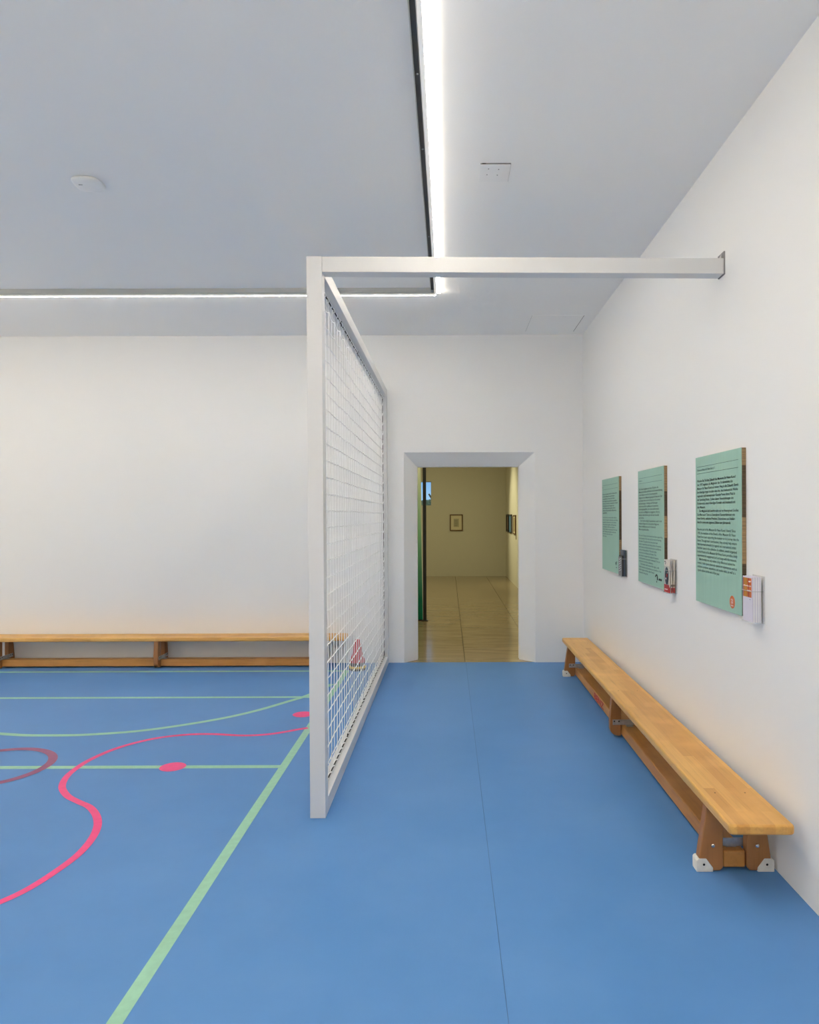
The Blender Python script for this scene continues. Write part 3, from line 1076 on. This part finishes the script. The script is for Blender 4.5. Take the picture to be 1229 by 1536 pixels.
b = tube([(FX - .0012, 5.432, 1.083), (FX - .0012, 5.420, 1.063), (FX - .0012, 5.398, 1.090)], .0024, 5)
em = obj('emblem', b, INKG, b1, True)
obj('emblem_dot', box(FX - .001, FX, 5.400, 5.418, 1.040, 1.047), INK, em, True)


def holder(label, yn, bd_w=.100, xo=1.284):
    """clear wall pocket: back plate, tray, low front lip, wire strap"""
    t = thing('leaflet_holder', label, 'leaflet holder', (XR, yn + bd_w / 2, .994), 0, 'clear leaflet holders')
    obj('back_plate', box(XR - .004, XR, yn - .012, yn + bd_w, .990, 1.190, .0008), ACRYL, t, True)
    obj('tray', box(xo - .003, XR - .004, yn - .002, yn + bd_w, .990, .9945), ACRYL, t, True)
    b = tube([(XR - .003, yn - .003, 1.125), (xo - .0032, yn - .003, 1.125), (xo - .0032, yn + bd_w + .001, 1.125), (XR - .02, yn + bd_w + .001, 1.125)], .0013, 6)
    obj('wire_strap', b, STEEL, t, True)
    return t


def leaflet(label, group, yn, x0, thick, z1, m, tilt=0., w=.096, edge=None):
    t = thing('leaflet', label, 'leaflet', (x0 + thick / 2, yn + w / 2, .9947), 0, group)
    b = box(x0, x0 + thick, yn, yn + w, .9947, z1)
    for v in b.verts:
        v.co.x += tilt * (v.co.z - .9947)
    obj('booklet', b, m, t, True)
    return t


def squiggle(y0, y1, z, x, amp, n=26, r=.0009):
    return tube([(x, y0 + (y1 - y0) * k / n, z + amp * math.sin(k * 1.9) * (.6 + .4 * math.sin(k * .7))) for k in range(n + 1)], r, 4)


HN = (2.932, 4.053, 5.170)
holder('clear wall pocket of white leaflets beside the orange emblem board', HN[0])
G = 'white leaflets in the pocket by the orange emblem board'
xx = 1.2850
for k in range(11):
    th = .0028
    l = leaflet('white leaflet with an orange striped cover, front of its pocket' if k == 0 else 'plain white leaflet stacked behind the orange striped cover', None if k == 0 else G, HN[0], xx, th, 1.186 - .0006 * (k % 3), PAPER if k % 3 else PAPER2, 0)
    xx += th + .0006
    if k == 0:
        y0 = HN[0]
        cv = obj('cover_print', box(1.2843, 1.2850, y0 + .010, y0 + .091, 1.098, 1.180), ORANGE, l, True)
        for a, c_, m_ in ((.052, .082, mat('ochre_print', (.55, .24, .03), .5)), (.030, .040, mat('brick_print', (.38, .05, .03), .5)), (.082, .090, mat('brick_print', (.38, .05, .03), .5))):
            obj('cover_stripe', box(1.2838, 1.2843, y0 + a, y0 + c_, 1.098, 1.180), m_, cv, True)
        for a, c_, z in ((.014, .034, 1.166), (.012, .088, 1.146), (.014, .050, 1.126)):
            obj('cover_script', squiggle(y0 + a, y0 + c_, z, 1.2832, .004), PAPER, cv, True)
        obj('small_print', box(1.2845, 1.2850, y0 + .018, y0 + .030, 1.088, 1.0895), INKG, l, True)

holder('clear wall pocket of red footed leaflets beside the curved emblem board', HN[1], xo=1.289)
G2 = 'red footed leaflets in the middle pocket'
CRE = mat('cream_paper', (.70, .66, .60), .6)
REDP = mat('red_cover', (.45, .025, .03), .5)
DKB = mat('dark_band', (.10, .08, .06), .5)
for k, (x0, ti) in enumerate(((1.2900, 0), (1.2995, .004), (1.3050, -.02), (1.3130, .015), (1.3190, .0))):
    l = leaflet('leaflet with a dark oval picture and red foot, front of its pocket' if k == 0 else 'cream edged leaflet with a red foot behind the oval picture cover', None if k == 0 else G2, HN[1], x0, .0036, 1.187 - .004 * (k % 2), CRE, ti)
    y0 = HN[1]
    x1 = x0 - .0004
    if k == 0:
        obj('red_foot', box(x1, x0, y0, y0 + .096, .9947, 1.040), REDP, l, True)
        obj('red_foot_edge', box(x1, x0 + .0036, y0 - .0004, y0, .9947, 1.028), REDP, l, True)
        obj('grey_field', box(x1, x0, y0, y0 + .096, 1.040, 1.150), mat('grey_print', (.48, .50, .47), .5), l, True)
        ov = obj('oval_picture', disc(y0 + .046, 1.092, .052, x1 - .0002, ry=.036), mat('oval_print', (.015, .03, .06), .5, noise=(60, .9, 2, (1, 1, 1))), l, True)
        for (a, z, r, m_) in ((.040, 1.095, .010, RED_T), (.060, 1.075, .006, PAPER), (.030, 1.112, .005, PAPER), (.052, 1.115, .006, mat('teal_dot', (.03, .2, .25), .5))):
            obj('picture_spot', disc(y0 + a, z, r, x1 - .0012), m_, ov, True)
        obj('cover_script', squiggle(y0 + .03, y0 + .085, 1.012, x1 - .0006, .004), PAPER, l, True)
        obj('cover_mark', tube([(x1 - .0006, y0 + .075 + .012 * math.cos(a), 1.168 + .010 * math.sin(a)) for a in [.4 + .45 * q for q in range(10)]], .0015, 5), INK, l, True)
    else:
        obj('red_foot_edge', box(x0 - .0002, x0 + .0038, y0 - .0005, y0, .9947, 1.026), REDP, l, True)
        obj('dark_band', box(x0 - .0002, x0 + .0038, y0 - .0005, y0, 1.032, 1.044), DKB, l, True)

holder('clear wall pocket of grey and black booklets on the board by the doorway wall', HN[2], xo=1.290)
G3 = 'dark booklets in the pocket nearest the doorway wall'
GRY = mat('grey_cover', (.20, .20, .21), .5)
BLC = mat('black_cover', (.010, .011, .014), .45)
SLT = mat('slate_cover', (.055, .075, .12), .45)
SLG = mat('slate_green_cover', (.07, .09, .09), .5)
for k, (x0, th, z1, m_, lb) in enumerate(((1.2910, .0035, 1.139, GRY, 'grey booklet with white slanted print, front of its pocket'), (1.2952, .009, 1.150, BLC, 'thick black booklet behind the grey one'), (1.3050, .010, 1.190, SLT, 'tall slate blue booklet behind the thick black one'), (1.3160, .010, 1.188, SLG, 'tall slate green booklet at the back of the pocket by the doorway wall'))):
    l = leaflet(lb, G3, HN[2], x0, th, z1, m_, 0, .098)
    y0 = HN[2]
    if k == 0:
        for q in range(6):
            z = 1.030 + .017 * q
            obj('cover_stroke', tube([(x0 - .0005, y0 + .085 - .006 * (q % 3), z), (x0 - .0005, y0 + .018 + .008 * (q % 2), z + .014)], .0016, 5), PAPER, l, True)
